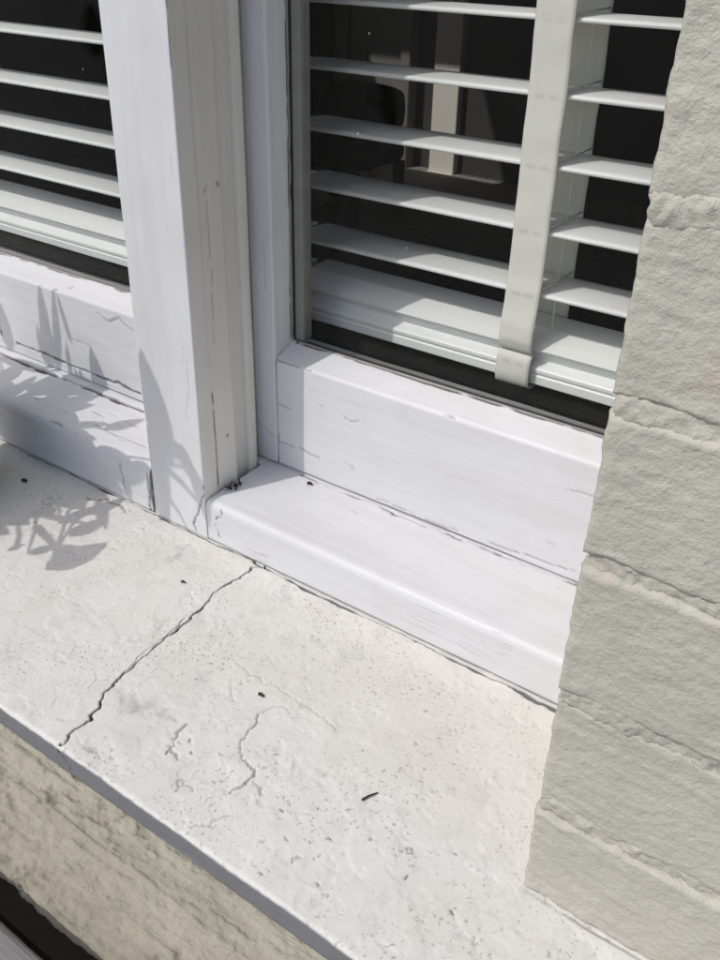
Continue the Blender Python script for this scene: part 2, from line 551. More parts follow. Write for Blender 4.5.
# room behind the window
RZ = -0.60; CZ = 1.70
def struct(name, *a, **k):
    return tag(box(name, *a, **k), kind='structure')
struct('room_floor', -4.6, 1.4, 0.44, 3.60, RZ - 0.04, RZ, M['floor'])
struct('wall_back', -4.6, 1.4, 3.46, 3.62, RZ + 0.001, CZ, M['wall_brown'])
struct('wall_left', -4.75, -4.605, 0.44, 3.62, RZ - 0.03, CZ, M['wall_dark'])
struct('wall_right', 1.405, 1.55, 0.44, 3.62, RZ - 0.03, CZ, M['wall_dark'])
# ceiling; its opening is added to let sun onto the pale post
hx0, hx1, hy0, hy1 = -3.20, -2.66, 1.76, 2.13
cv = []; cf = []
for (x0, x1, y0, y1) in ((-4.75, hx0, 0.1, 3.65), (hx1, 1.55, 0.1, 3.65), (hx0, hx1, 0.1, hy0), (hx0, hx1, hy1, 3.65)):
    v, f = box_geo(x0, x1, y0, y1, CZ + 0.002, CZ + 0.03); o = len(cv)
    cv += v; cf += [tuple(i + o for i in q) for q in f]
tag(mesh_obj('ceiling', cv, cf, M['ceiling'], None, False), kind='structure')
# skirting along the back wall
sk = tag(box('skirting', -2.0385, 1.40, 3.438, 3.4585, RZ + 0.002, RZ + 0.10, M['skirt_dark'], None, 0.004), kind='structure')

# inner leaf of the front wall round the window opening
iv = []; jf = []
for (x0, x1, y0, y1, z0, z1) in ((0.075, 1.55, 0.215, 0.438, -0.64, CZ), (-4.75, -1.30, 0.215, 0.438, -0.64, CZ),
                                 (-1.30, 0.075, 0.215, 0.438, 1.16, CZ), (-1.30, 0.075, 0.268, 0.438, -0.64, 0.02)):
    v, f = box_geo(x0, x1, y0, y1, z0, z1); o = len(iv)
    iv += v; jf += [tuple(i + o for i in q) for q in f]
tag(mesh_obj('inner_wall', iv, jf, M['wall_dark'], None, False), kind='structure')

# ================================================================== masonry sill
XL, XR = -1.34, 0.62
NOSE = 0.0028
prof = [(0.168, 0.000, 0.004), (0.146, 0.0, 0.00105)]
yf = -0.0885
prof += [(yf + NOSE, 0.0, 0.0012)]
for a in (30, 60, 90):
    r = math.radians(a)
    prof.append((yf + NOSE - NOSE * math.sin(r), -NOSE + NOSE * math.cos(r), 0.0012))
prof += [(yf + 0.003, -0.0245, 0.003), (-0.03, -0.0245, 0.05), (0.168, -0.0245, 0.05)]
# reversed: carry the resolution with the segment that starts at each point
res = {(round(p[0], 5), round(p[1], 5)): p[2] for p in prof}
order = prof
fixed = []
for i, p in enumerate(order):
    q = order[(i + 1) % len(order)]
    L = math.hypot(q[0] - p[0], q[1] - p[1])
    top = abs(p[1]) < 1e-6 and abs(q[1]) < 1e-6
    if top and L > 0.1:                      # finer along the joint with the timber
        d = 1 if q[0] > p[0] else -1
        marks = sorted([p[0], 0.1315, 0.1385, q[0]], reverse=d < 0)
        marks = [m for m in marks if min(p[0], q[0]) <= m <= max(p[0], q[0])]
        for m0, m1 in zip(marks[:-1], marks[1:]):
            fixed.append((m0, p[1], 0.00025 if 0.131 < (m0 + m1) / 2 < 0.139 else 0.00110))
        continue
    fixed.append((p[0], p[1], 0.00105 if top else (0.0013 if L < 0.03 else 0.05)))

def P0(pts, z=0.0): return [(a, b, z) for a, b in pts]
main = [(-0.3043, 0.1378), (-0.3086, 0.1328), (-0.3102, 0.1247), (-0.3103, 0.1129), (-0.314, 0.0857), (-0.3074, 0.0644),
        (-0.3052, 0.0483), (-0.3038, 0.0225), (-0.3019, -0.0015), (-0.3, -0.0217), (-0.2968, -0.0352), (-0.2924, -0.046),
        (-0.2845, -0.0595), (-0.2859, -0.0747), (-0.2838, -0.0855)]
side = [(-0.3100, 0.0500, 0), (-0.3062, 0.0225, 0), (-0.3035, -0.004, 0), (-0.300, -0.0217, 0)]
c1 = [(-0.2007, 0.0097), (-0.1954, -0.0018), (-0.1934, -0.0108), (-0.1904, -0.0189), (-0.1838, -0.0253), (-0.1745, -0.0267),
      (-0.1677, -0.0312), (-0.169, -0.038), (-0.1713, -0.0492)]
c2 = [(-0.2541, 0.0391), (-0.2342, 0.0361), (-0.2183, 0.0342), (-0.2056, 0.037), (-0.1928, 0.035), (-0.1681, 0.0326), (-0.1504, 0.029)]
c3 = [(-0.2389, 0.0255), (-0.2275, 0.0137), (-0.2193, 0.0084)]
c4 = [(-0.2007, 0.0097), (-0.1973, 0.0185), (-0.1907, 0.0251), (-0.1791, 0.0212)]
c5 = [(-0.2319, -0.0247), (-0.2325, -0.0342), (-0.226, -0.0455), (-0.2151, -0.0502)]
c6 = [(-0.1986, -0.0675), (-0.202, -0.0595), (-0.1905, -0.0615)]
c7 = [(-0.1721, -0.0779), (-0.163, -0.0735), (-0.1606, -0.062)]
c8 = [(-0.1652, -0.0346), (-0.159, -0.0353), (-0.1555, -0.0392)]
jointA = [(-0.3163, 0.1362), (-0.3043, 0.1352), (-0.2695, 0.1347), (-0.2327, 0.1344), (-0.2014, 0.1340), (-0.1845, 0.1343),
          (-0.1513, 0.1347), (-0.1212, 0.1343), (-0.0877, 0.1340), (-0.0727, 0.1345), (-0.0523, 0.1340), (0.0, 0.1345)]
jointB = [(-0.62, 0.1355), (-0.5838, 0.1362), (-0.5445, 0.137), (-0.5247, 0.1366), (-0.4851, 0.1362), (-0.4546, 0.1362),
          (-0.4226, 0.1362), (-0.3917, 0.1362), (-0.374, 0.1362), (-0.3533, 0.136), (-0.3344, 0.137), (-0.3163, 0.138)]
sill_cracks = [
    (P0(main), 0.00072, 0.006, 0.97, 0.0014),
    (side, 0.00030, 0.0015, 0.5, 0.0010),
    ([(-0.2838, -0.0855, 0), (-0.2825, -0.0883, -0.006), (-0.279, -0.0875, -0.014), (-0.2765, -0.086, -0.020)], 0.0008, 0.004, 0.9, 0.0005),
    (P0(c1), 0.0006, 0.0010, 0.55, 0.0012), (P0(c2), 0.0006, 0.0006, 0.20, 0.0015), (P0(c3), 0.0006, 0.0006, 0.22, 0.001),
    (P0(c4), 0.0006, 0.0006, 0.25, 0.001), (P0(c5), 0.0009, 0.0010, 0.45, 0.002), (P0(c6), 0.0007, 0.0006, 0.3, 0.002),
    (P0(c7), 0.0007, 0.0006, 0.3, 0.002), (P0(c8), 0.0008, 0.0007, 0.35, 0.001),
    (P0([(a, b + 0.0001) for a, b in jointA]), 0.0012, 0.008, 0.97, 0.0006), (P0(jointB), 0.0009, 0.004, 0.85, 0.0006),
    (P0([(-0.50, 0.118), (-0.488, 0.126), (-0.470, 0.1275), (-0.455, 0.122)]), 0.0016, 0.0014, 0.45, 0.0015),
    (P0([(0.003, -0.0014), (0.02, -0.0013), (0.05, -0.0018), (0.16, -0.0014)]), 0.0006, 0.0014, 0.4, 0.0008),
]
# loose clusters of chips
rr = random.Random(4)
for (cx, cy, n, s) in ((-0.115, -0.055, 14, 0.030), (-0.135, -0.035, 7, 0.022), (-0.045, -0.035, 6, 0.03), (-0.09, -0.02, 8, 0.02), (-0.22, -0.045, 8, 0.01)):
    for k in range(n):
        x = cx + rr.gauss(0, s * 0.7); y = max(-0.08, cy + rr.gauss(0, s * 0.5))
        a = rr.uniform(0, 6.28); L = rr.uniform(0.0008, 0.0030)
        sill_cracks.append((P0([(x, y), (x + L * math.cos(a), y + L * math.sin(a))]), rr.uniform(0.0004, 0.0008), 0.0007, rr.uniform(0.3, 0.8), 0.0006))

def sill_disp(P, N):
    low = 0.0009 * fbm(P, 14, 3)
    sk = fbm(P, 26, 4, 0.55, 4.2)
    flake = -0.00035 * sstep(0.10, 0.125, sk) - 0.0003 * sstep(0.22, 0.24, fbm(P, 34, 4, 0.5, 9.1))
    fine = 0.00012 * fbm(P, 240, 2, 0.6)
    topm = (np.abs(N[:, 2]) > 0.9) & (P[:, 2] > -0.003)
    d = low + np.where(topm, flake + fine, fine * 2)
    return np.where(P[:, 1] > 0.15, 0.0, d)
st = span(XL, -0.70, -0.3185, -0.3185, 0.0013, 0.03) + span(-0.318, -0.318, -0.280, -0.276, 0.00021, 0.001) + span(-0.2755, -0.24, -0.15, -0.15, 0.0008, 0.0012) + span(-0.149, -0.149, 0.13, XR, 0.0012, 0.03)
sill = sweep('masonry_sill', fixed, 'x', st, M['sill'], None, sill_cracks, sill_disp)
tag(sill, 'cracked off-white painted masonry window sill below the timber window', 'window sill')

# concrete ledge below it
lp = [(-0.07, -0.0225), (-0.118, -0.035), (-0.146, -0.0470), (-0.1505, -0.0515), (-0.147, -0.0555), (-0.110, -0.075), (-0.04, -0.115), (-0.02, -0.0255)]
lf = []
for i, p in enumerate(lp):
    q = lp[(i + 1) % len(lp)]
    fine = (p[0] < -0.066 and q[0] < -0.066) and p[1] > -0.06 and q[1] > -0.06
    lf.append((p[0], p[1], 0.0013 if fine else 0.04))
def ledge_disp(P, N):
    s = fbm(P * np.array([0.09, 1, 1]), 95, 4, 0.6, 2.0)
    rough = fbm(P * np.array([0.7, 1, 1]), 150, 4, 0.7, 5.0)
    zone = sstep(-0.15, 0.25, fbm(P * np.array([0.4, 1, 1]), 22, 2, 0.5, 3.0))
    pits = sstep(0.22, 0.50, fbm(P * np.array([0.4, 1, 1]), 150, 3, 0.6, 8.0)) * zone
    ridge = np.exp(-((P[:, 1] + 0.128 + 0.002 * fbm(P, 12, 2)) / 0.0013) ** 2) + 0.8 * np.exp(-((P[:, 1] + 0.107 + 0.003 * fbm(P, 10, 2, 0.5, 6)) / 0.0012) ** 2) + 0.6 * np.exp(-((P[:, 1] + 0.092 + 0.002 * fbm(P, 14, 2, 0.5, 1)) / 0.0012) ** 2)
    vis = (P[:, 1] < -0.076) & (P[:, 2] > -0.075)
    d = 0.0019 * s + 0.0011 * rough - 0.0022 * pits + 0.0019 * ridge
    return np.where(vis, d, 0.0), np.where(vis, 0.35 * pits, 0.0)
led = sweep('concrete_ledge', lf, 'x', span(XL, -0.36, 0.0, XR, 0.0014, 0.03), M['concrete'], None, (), ledge_disp)
tag(led, 'rough beige weathered concrete ledge under the front edge of the sill', 'ledge')

# rendered wall below
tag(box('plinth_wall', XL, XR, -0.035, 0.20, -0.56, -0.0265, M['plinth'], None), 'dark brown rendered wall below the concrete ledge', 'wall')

# ================================================================== timber window
win = empty('timber_window', (-0.40, 0.216, 0.0), 'old white painted timber window with flaking paint and two panes', 'window')

def wood_disp(freq, amp):
    f = np.array(freq)
    def fn(P, N):
        return amp * fbm(P * f, 60, 3, 0.55) + 0.0006 * fbm(P, 9, 2, 0.5, 2.0)
    return fn
def yz(pts, y): return [(a, y, b) for a, b in pts]

# right timber sill
def tsill_profile(zt, nose=0.006):
    p = [(0.136, 0.0025), (0.136, zt - nose)]
    for a in (30, 60, 90):
        r = math.radians(a)
        p.append((0.136 + nose - nose * math.cos(r), zt - nose + nose * math.sin(r)))
    p += [(0.222, zt + 0.0025), (0.27, zt + 0.003), (0.27, 0.0025)]
    out = []
    for i, q in enumerate(p):
        n = p[(i + 1) % len(p)]
        fine = q[0] < 0.221 and n[0] < 0.223
        out.append((q[0], q[1], 0.0011 if fine else 0.02))
    return out
def flip(prof):
    p = [q[:2] for q in prof]; r = [q[2] for q in prof]
    n = len(p)
    return [(p[(n - 1 - i)][0], p[(n - 1 - i)][1], r[(n - 2 - i) % n]) for i in range(n)]

railbase = [(-0.3285, 0.2168), (-0.30, 0.2162), (-0.27, 0.2158), (-0.24, 0.2165), (-0.207, 0.2157), (-0.17, 0.216), (-0.13, 0.2165), (-0.0794, 0.217), (0.0, 0.2165)]
tcr = [
    ([(a, b - 0.0022, 0.0432) for a, b in railbase], 0.0011, 0.003, 0.85, 0.0016),
    ([(-0.240, 0.212, 0.043), (-0.225, 0.207, 0.043), (-0.210, 0.209, 0.043), (-0.200, 0.213, 0.043)], 0.0007, 0.001, 0.6, 0.001),
    ([(-0.175, 0.211, 0.043), (-0.160, 0.206, 0.043), (-0.148, 0.207, 0.043)], 0.0007, 0.001, 0.6, 0.001),
    ([(-0.366, 0.150, 0.0415), (-0.357, 0.146, 0.0412), (-0.350, 0.1365, 0.0400), (-0.3488, 0.136, 0.034), (-0.3551, 0.136, 0.0276), (-0.3568, 0.136, 0.018), (-0.354, 0.136, 0.008)], 0.0008, 0.002, 0.75, 0.001),
    ([(-0.345, 0.19, 0.042), (-0.330, 0.186, 0.042)], 0.0005, 0.0006, 0.4, 0.001),
    ([(-0.372, 0.206, 0.043), (-0.352, 0.213, 0.043), (-0.34, 0.217, 0.043)], 0.0006, 0.0008, 0.5, 0.001),
]
rr = random.Random(9)
for k in range(30):
    x = rr.uniform(-0.33, -0.05); y = rr.uniform(0.150, 0.212); L = rr.uniform(0.003, 0.016)
    tcr.append(([(x, y, 0.042), (x + L, y + rr.uniform(-0.0012, 0.0012), 0.042)], 0.00045, 0.0004, rr.uniform(0.05, 0.26), 0.0006))
tag_sill = sweep('timber_sill', flip(tsill_profile(0.0400)), 'x', span(-0.3672, -0.3672, 0.0, 0.075, 0.0011, 0.03), M['paint_x'], win, tcr, wood_disp((0.12, 1, 1), 0.00022))
# left timber sill
lcr = [([(-0.75, 0.2075, 0.0502), (-0.667, 0.205, 0.0502), (-0.614, 0.2055, 0.0502), (-0.564, 0.2066, 0.0502), (-0.513, 0.206, 0.0502), (-0.434, 0.206, 0.0502)], 0.0022, 0.006, 0.95, 0.0010),
       ([(-0.60, 0.139, 0.047), (-0.575, 0.1395, 0.047), (-0.5576, 0.142, 0.047), (-0.5085, 0.138, 0.047), (-0.47, 0.140, 0.047)], 0.0008, 0.0012, 0.6, 0.0015),
       ([(-0.535, 0.16, 0.048), (-0.50, 0.158, 0.048), (-0.46, 0.159, 0.048)], 0.0006, 0.0008, 0.5, 0.001),
       ([(-0.4375, 0.136, 0.052), (-0.438, 0.136, 0.035), (-0.436, 0.136, 0.02), (-0.438, 0.136, 0.004)], 0.0012, 0.003, 0.8, 0.0008),
       ([(-0.472, 0.136, 0.040), (-0.470, 0.136, 0.02), (-0.468, 0.136, 0.004)], 0.0007, 0.001, 0.5, 0.0012)]
for k in range(16):
    x = rr.uniform(-0.66, -0.46); y = rr.uniform(0.150, 0.20); L = rr.uniform(0.004, 0.02)
    lcr.append(([(x, y, 0.0485), (x + L, y + rr.uniform(-0.0015, 0.0015), 0.0485)], 0.0006, 0.0006, rr.uniform(0.2, 0.6), 0.0006))
sweep('timber_sill', flip(tsill_profile(0.0475, 0.009)), 'x', span(-1.29, -0.70, -0.4345, -0.4345, 0.0012, 0.03), M['paint_x'], win, lcr, wood_disp((0.12, 1, 1), 0.00045))

# mullion: plan profile, clockwise from the front left corner
mp = [(-0.433, 0.1385, 1), (-0.4315, 0.1365, 1), (-0.430, 0.136, 1), (-0.3690, 0.136, 1), (-0.3683, 0.1363, 1), (-0.368, 0.137, 1),
      (-0.3682, 0.152, 1), (-0.3690, 0.1532, 1), (-0.3690, 0.177, 1), (-0.3740, 0.180, 1), (-0.3755, 0.1955, 1), (-0.3715, 0.1965, 1), (-0.3705, 0.199, 1), (-0.3705, 0.2045, 1),
      (-0.3725, 0.2070, 1), (-0.3800, 0.2072, 1), (-0.3800, 0.264, 20), (-0.433, 0.264, 20)]
mprof = []
for i, p in enumerate(mp):
    mprof.append((p[0], p[1], 0.0012 if p[2] == 1 else 0.03))
mcr = [(yz([(-0.3685, 0.052), (-0.366, 0.0459), (-0.3742, 0.0319), (-0.3775, 0.0216), (-0.3846, 0.0096), (-0.3815, 0.002)], 0.136), 0.0008, 0.002, 0.75, 0.0008),
       (yz([(-0.3763, 0.1637), (-0.3778, 0.1293), (-0.3809, 0.1107)], 0.136), 0.0005, 0.0004, 0.22, 0.001),
       (yz([(-0.3795, 0.20), (-0.3790, 0.175), (-0.3800, 0.16)], 0.136), 0.0004, 0.0004, 0.15, 0.001),
       ([(-0.368, 0.1375, 0.45), (-0.368, 0.1375, 0.40), (-0.368, 0.137, 0.37)], 0.0006, 0.0005, 0.3, 0.0006),
       ([(-0.369, 0.154, 0.13), (-0.3692, 0.1545, 0.08), (-0.369, 0.1535, 0.045)], 0.0008, 0.001, 0.75, 0.0006),
       ([(-0.369, 0.162, 0.30), (-0.369, 0.163, 0.22), (-0.369, 0.161, 0.15)], 0.0004, 0.0004, 0.3, 0.0008),
       ([(-0.369, 0.1735, 0.291), (-0.369, 0.1745, 0.289)], 0.0010, 0.001, 0.6, 0.0002),
       ([(-0.369, 0.160, 0.288), (-0.369, 0.1608, 0.286)], 0.0008, 0.001, 0.7, 0.0002),
       ([(-0.369, 0.168, 0.088), (-0.369, 0.1685, 0.0865)], 0.0011, 0.001, 0.8, 0.0002)]
mull = sweep('mullion', mprof, 'z', span(0.0015, 0.0015, 0.52, 1.16, 0.0013, 0.03), M['paint_z'], win, mcr, wood_disp((1, 1, 0.12), 0.00022))

mull.data.materials.append(M['paint_bounce'])        # inner return: older cream coat with warm bounce light put into its colour
for p in mull.data.polygons:
    if p.center.y > 0.1375: p.material_index = 1
box('sill_block', -0.3795, -0.3676, 0.2078, 0.262, 0.0, 0.0432, M['paint_x'], win, 0.0006)

# sash rails with a bevelled top
def rail_profile(z0, z1, fine=True):
    p = [(0.216, z0), (0.216, z1 - 0.002), (0.2175, z1), (0.240, z1 + 0.0085), (0.242, z1 + 0.0085), (0.242, z1 + 0.003), (0.262, z1 + 0.003), (0.262, z0)]
    out = []
    for i, q in enumerate(p):
        n = p[(i + 1) % len(p)]
        f = q[0] < 0.241 and n[0] < 0.241
        out.append((q[0], q[1], 0.0012 if f else 0.02))
    return flip(out)
rcr = [(yz([(-0.3557, 0.1401), (-0.3557, 0.1192), (-0.3557, 0.0952), (-0.3557, 0.076), (-0.3557, 0.046)], 0.216), 0.0007, 0.0016, 0.75, 0.0004),
       (yz([(-0.3573, 0.1032), (-0.341, 0.1012)], 0.216), 0.0005, 0.0005, 0.4, 0.0006),
       (yz([(-0.3573, 0.120), (-0.349, 0.119)], 0.216), 0.0004, 0.0005, 0.35, 0.0006),
       (yz([(-0.3573, 0.088), (-0.352, 0.087)], 0.216), 0.0004, 0.0005, 0.35, 0.0006),
       (yz([(-0.3555, 0.066), (-0.3273, 0.067), (-0.31, 0.065)], 0.216), 0.0006, 0.0006, 0.4, 0.0006),
       (yz([(-0.2855, 0.1122), (-0.2784, 0.1091), (-0.2706, 0.1134)], 0.216), 0.0006, 0.0005, 0.4, 0.0006),
       (yz([(-0.2839, 0.07), (-0.2745, 0.0666)], 0.216), 0.0007, 0.0005, 0.4, 0.0006),
       (yz([(-0.276, 0.0705), (-0.2745, 0.0666)], 0.216), 0.0006, 0.0005, 0.35, 0.0006),
       (yz([(-0.309, 0.1149), (-0.3048, 0.1134)], 0.216), 0.0006, 0.0005, 0.4, 0.0006),
       (yz([(-0.3565, 0.1415), (-0.33, 0.1424), (-0.30, 0.1428)], 0.2165), 0.0006, 0.0006, 0.55, 0.0004),
       (yz([(-0.212, 0.1425), (-0.19, 0.1428), (-0.172, 0.1425)], 0.2165), 0.0008, 0.0008, 0.75, 0.0006),
       (yz([(-0.0909, 0.1155), (-0.0736, 0.1186), (-0.05, 0.117)], 0.216), 0.0005, 0.0005, 0.35, 0.0006),
       (yz([(-0.1523, 0.0474), (-0.1184, 0.0498), (-0.0768, 0.0526), (-0.05, 0.052)], 0.216), 0.0005, 0.0006, 0.45, 0.0008),
       (yz([(-0.25, 0.047), (-0.22, 0.0475), (-0.205, 0.046), (-0.17, 0.0475)], 0.216), 0.0005, 0.0006, 0.4, 0.0008),
       ([(-0.352, 0.2395, 0.151), (-0.30, 0.240, 0.151), (-0.20, 0.2395, 0.151), (-0.08, 0.240, 0.151), (0.0, 0.2395, 0.151)], 0.0010, 0.002, 0.9, 0.0006)]
sweep('bottom_rail', rail_profile(0.0445, 0.1430), 'x', span(-0.3559, -0.3559, 0.0, 0.06, 0.0012, 0.03), M['paint_x'], win, rcr, wood_disp((0.12, 1, 1), 0.00018))
lrcr = [(yz([(-0.5784, 0.1298), (-0.569, 0.1271), (-0.5609, 0.125), (-0.5471, 0.1324), (-0.5384, 0.1276), (-0.5294, 0.1239)], 0.216), 0.0009, 0.0008, 0.45, 0.0012),
        (yz([(-0.6324, 0.0906), (-0.6108, 0.0918), (-0.5957, 0.0926)], 0.216), 0.0006, 0.0006, 0.45, 0.0008),
        (yz([(-0.72, 0.062), (-0.65, 0.061), (-0.5727, 0.0602), (-0.5512, 0.0599), (-0.5304, 0.0585)], 0.216), 0.0013, 0.0018, 0.8, 0.0010),
        (yz([(-0.745, 0.078), (-0.7445, 0.066)], 0.216), 0.0012, 0.002, 0.9, 0.0006),
        ([(-0.76, 0.2395, 0.1485), (-0.66, 0.240, 0.1485), (-0.55, 0.2395, 0.1485), (-0.43, 0.2395, 0.1485)], 0.0012, 0.002, 0.9, 0.0012),
        ([(-0.64, 0.2165, 0.139), (-0.632, 0.222, 0.142), (-0.624, 0.228, 0.144)], 0.0008, 0.0012, 0.5, 0.001)]
sweep('bottom_rail', rail_profile(0.0510, 0.1390), 'x', span(-1.24, -0.80, -0.50, -0.436, 0.0014, 0.03), M['paint_x'], win, lrcr, wood_disp((0.12, 1, 1), 0.00030))

# stile left of the right pane (its rail butts against it)
sp = [(-0.3790, 0.216, 0.0012), (-0.3575, 0.216, 0.0012), (-0.3565, 0.217, 0.0012), (-0.3560, 0.2400, 0.01), (-0.3605, 0.2405, 0.02), (-0.3605, 0.262, 0.02), (-0.3790, 0.262, 0.02)]
scr = [([(-0.356, 0.2385, z) for z in np.linspace(0.155, 0.44, 9)], 0.0010, 0.002, 0.85, 0.0007),
       ([(-0.379, 0.216, 0.078), (-0.368, 0.216, 0.073), (-0.357, 0.216, 0.069)], 0.0006, 0.0006, 0.45, 0.0006),
       ([(-0.365, 0.216, 0.24), (-0.3645, 0.216, 0.20)], 0.0004, 0.0004, 0.2, 0.0006)]
sweep('stile', sp, 'z', span(0.0446, 0.0446, 0.5, 1.1, 0.0014, 0.03), M['paint_z'], win, scr, wood_disp((1, 1, 0.12), 0.0002))
box('stile', 0.0205, 0.0600, 0.216, 0.262, 0.1535, 1.10, M['paint_z'], win, 0.001)
box('stile', -0.4700, -0.4360, 0.216, 0.262, 0.1495, 1.10, M['paint_z'], win, 0.001)
box('stile', -1.2400, -1.2000, 0.216, 0.262, 0.1495, 1.10, M['paint_z'], win, 0.001)
box('top_rail', -0.3788, 0.0600, 0.216, 0.262, 1.1005, 1.145, M['paint_x'], win, 0.001)
box('top_rail', -1.2400, -0.4360, 0.216, 0.262, 1.1005, 1.145, M['paint_x'], win, 0.001)
box('head', -1.2900, 0.0750, 0.136, 0.266, 1.1605, 1.215, M['paint_x'], win, 0.002)
box('jamb', 0.0620, 0.0740, 0.213, 0.266, 0.0440, 1.160, M['paint_z'], win, 0.001)
box('jamb', -1.2895, -1.2420, 0.136, 0.266, 0.0515, 1.160, M['paint_z'], win, 0.001)
# beads that hold the panes, with dark strips as painted gap shade
pane = box('glass_pane', -0.3458, 0.0203, 0.2450, 0.2490, 0.1525, 1.100, M['glass'], win)
box('glazing_bead', -0.3545, -0.3462, 0.2408, 0.2530, 0.1530, 1.100, M['bead'], pane, 0.0008)
box('gap_shade_strip', -0.3562, -0.3540, 0.2412, 0.2520, 0.1530, 1.100, M['gap'], pane)
box('gap_shade_strip', -0.3455, 0.0200, 0.2422, 0.2446, 0.1464, 0.1522, M['gap'], pane)
pane = box('glass_pane', -1.1998, -0.4702, 0.2450, 0.2490, 0.1502, 1.100, M['glass'], win)
box('glazing_bead', -1.1995, -0.4705, 0.2422, 0.2447, 0.1424, 0.1500, M['bead'], pane, 0.0006)

# ================================================================== blinds
def slat_mesh(x0, x1):
    d = 0.050; th = 0.0028
    prof = []
    n = 10
    for i in range(n + 1):
        u = i / n; y = u * d; prof.append((y, 0.0016 * (1 - (2 * u - 1) ** 2) + th * 0.5))
    prof.append((d + 0.0008, 0)); 
    for i in range(n, -1, -1):
        u = i / n; y = u * d; prof.append((y, 0.0016 * (1 - (2 * u - 1) ** 2) - th * 0.5))
    prof.append((-0.0008, 0))
    V = []; m = len(prof)
    for x in (x0, x1):
        for y, z in prof: V.append((x, y, z))
    F = [(j, (j + 1) % m, m + (j + 1) % m, m + j) for j in range(m)]
    F.append(tuple(range(m))[::-1]); F.append(tuple(range(m, 2 * m)))
    me = bpy.data.meshes.new('slat')
    me.from_pydata(V, [], F); me.update()
    for i, p in enumerate(me.polygons): p.use_smooth = i < m
    me.materials.append(M['slat'])
    return me

def tape_strip(name, parent, x0, x1, prof, thick=0.0009, marks=(), res=0.0025, wav=0.0008):
    """cloth strip: prof (y, z) points down its length"""
    pts = []
    for a, b in zip(prof[:-1], prof[1:]):
        k = max(1, int(math.hypot(b[0] - a[0], b[1] - a[1]) / res))
        for j in range(k): pts.append((a[0] + (b[0] - a[0]) * j / k, a[1] + (b[1] - a[1]) * j / k))
    pts.append(prof[-1]); q = np.array(pts)
    tn = np.gradient(q, axis=0); tn /= np.linalg.norm(tn, axis=1)[:, None]
    nr = np.stack([tn[:, 1], -tn[:, 0]], 1)
    nx = 9; m = len(q)
    P = []; W = []
    for s in (0, 1):
        off = q + nr * (thick if s else 0.0)
        for k in range(nx):
            x = x0 + (x1 - x0) * k / (nx - 1)
            A = np.stack([np.full(m, x), off[:, 0], off[:, 1]], 1)
            w = wav * fbm(np.stack([np.full(m, x * 0.5), q[:, 0], q[:, 1]], 1), 36, 2, 0.5, 1.7 + x0)
            A[:, 0] += wav * 0.6 * perlin(np.stack([np.zeros(m) + x0 * 7, q[:, 1] * 30, q[:, 0]], 1))
            A[:, 1] += w
            P.append(A)
            ww = np.zeros(m)
            for z in marks:
                ww = np.maximum(ww, (0.5 if k in (2, 3, 5, 6) else 0.1) * np.exp(-((q[:, 1] - z) / 0.0011) ** 2))
            W.append(ww)
    V = np.vstack(P); W = np.concatenate(W)
    F = []
    for s in (0, 1):
        for k in range(nx - 1):
            for j in range(m - 1):
                a = (s * nx + k) * m + j; b = (s * nx + k + 1) * m + j
                F.append((a, b, b + 1, a + 1) if s else (a, a + 1, b + 1, b))
    B = nx * m
    for j in range(m - 1):
        F.append((j, B + j, B + j + 1, j + 1)); o = (nx - 1) * m
        F.append((o + j, o + j + 1, B + o + j + 1, B + o + j))
    for k in range(nx - 1):
        for j in (0, m - 1): F.append((k * m + j, (k + 1) * m + j, B + (k + 1) * m + j, B + k * m + j))
    return mesh_obj(name, V, np.array(F), M['tape'], parent, True, W)

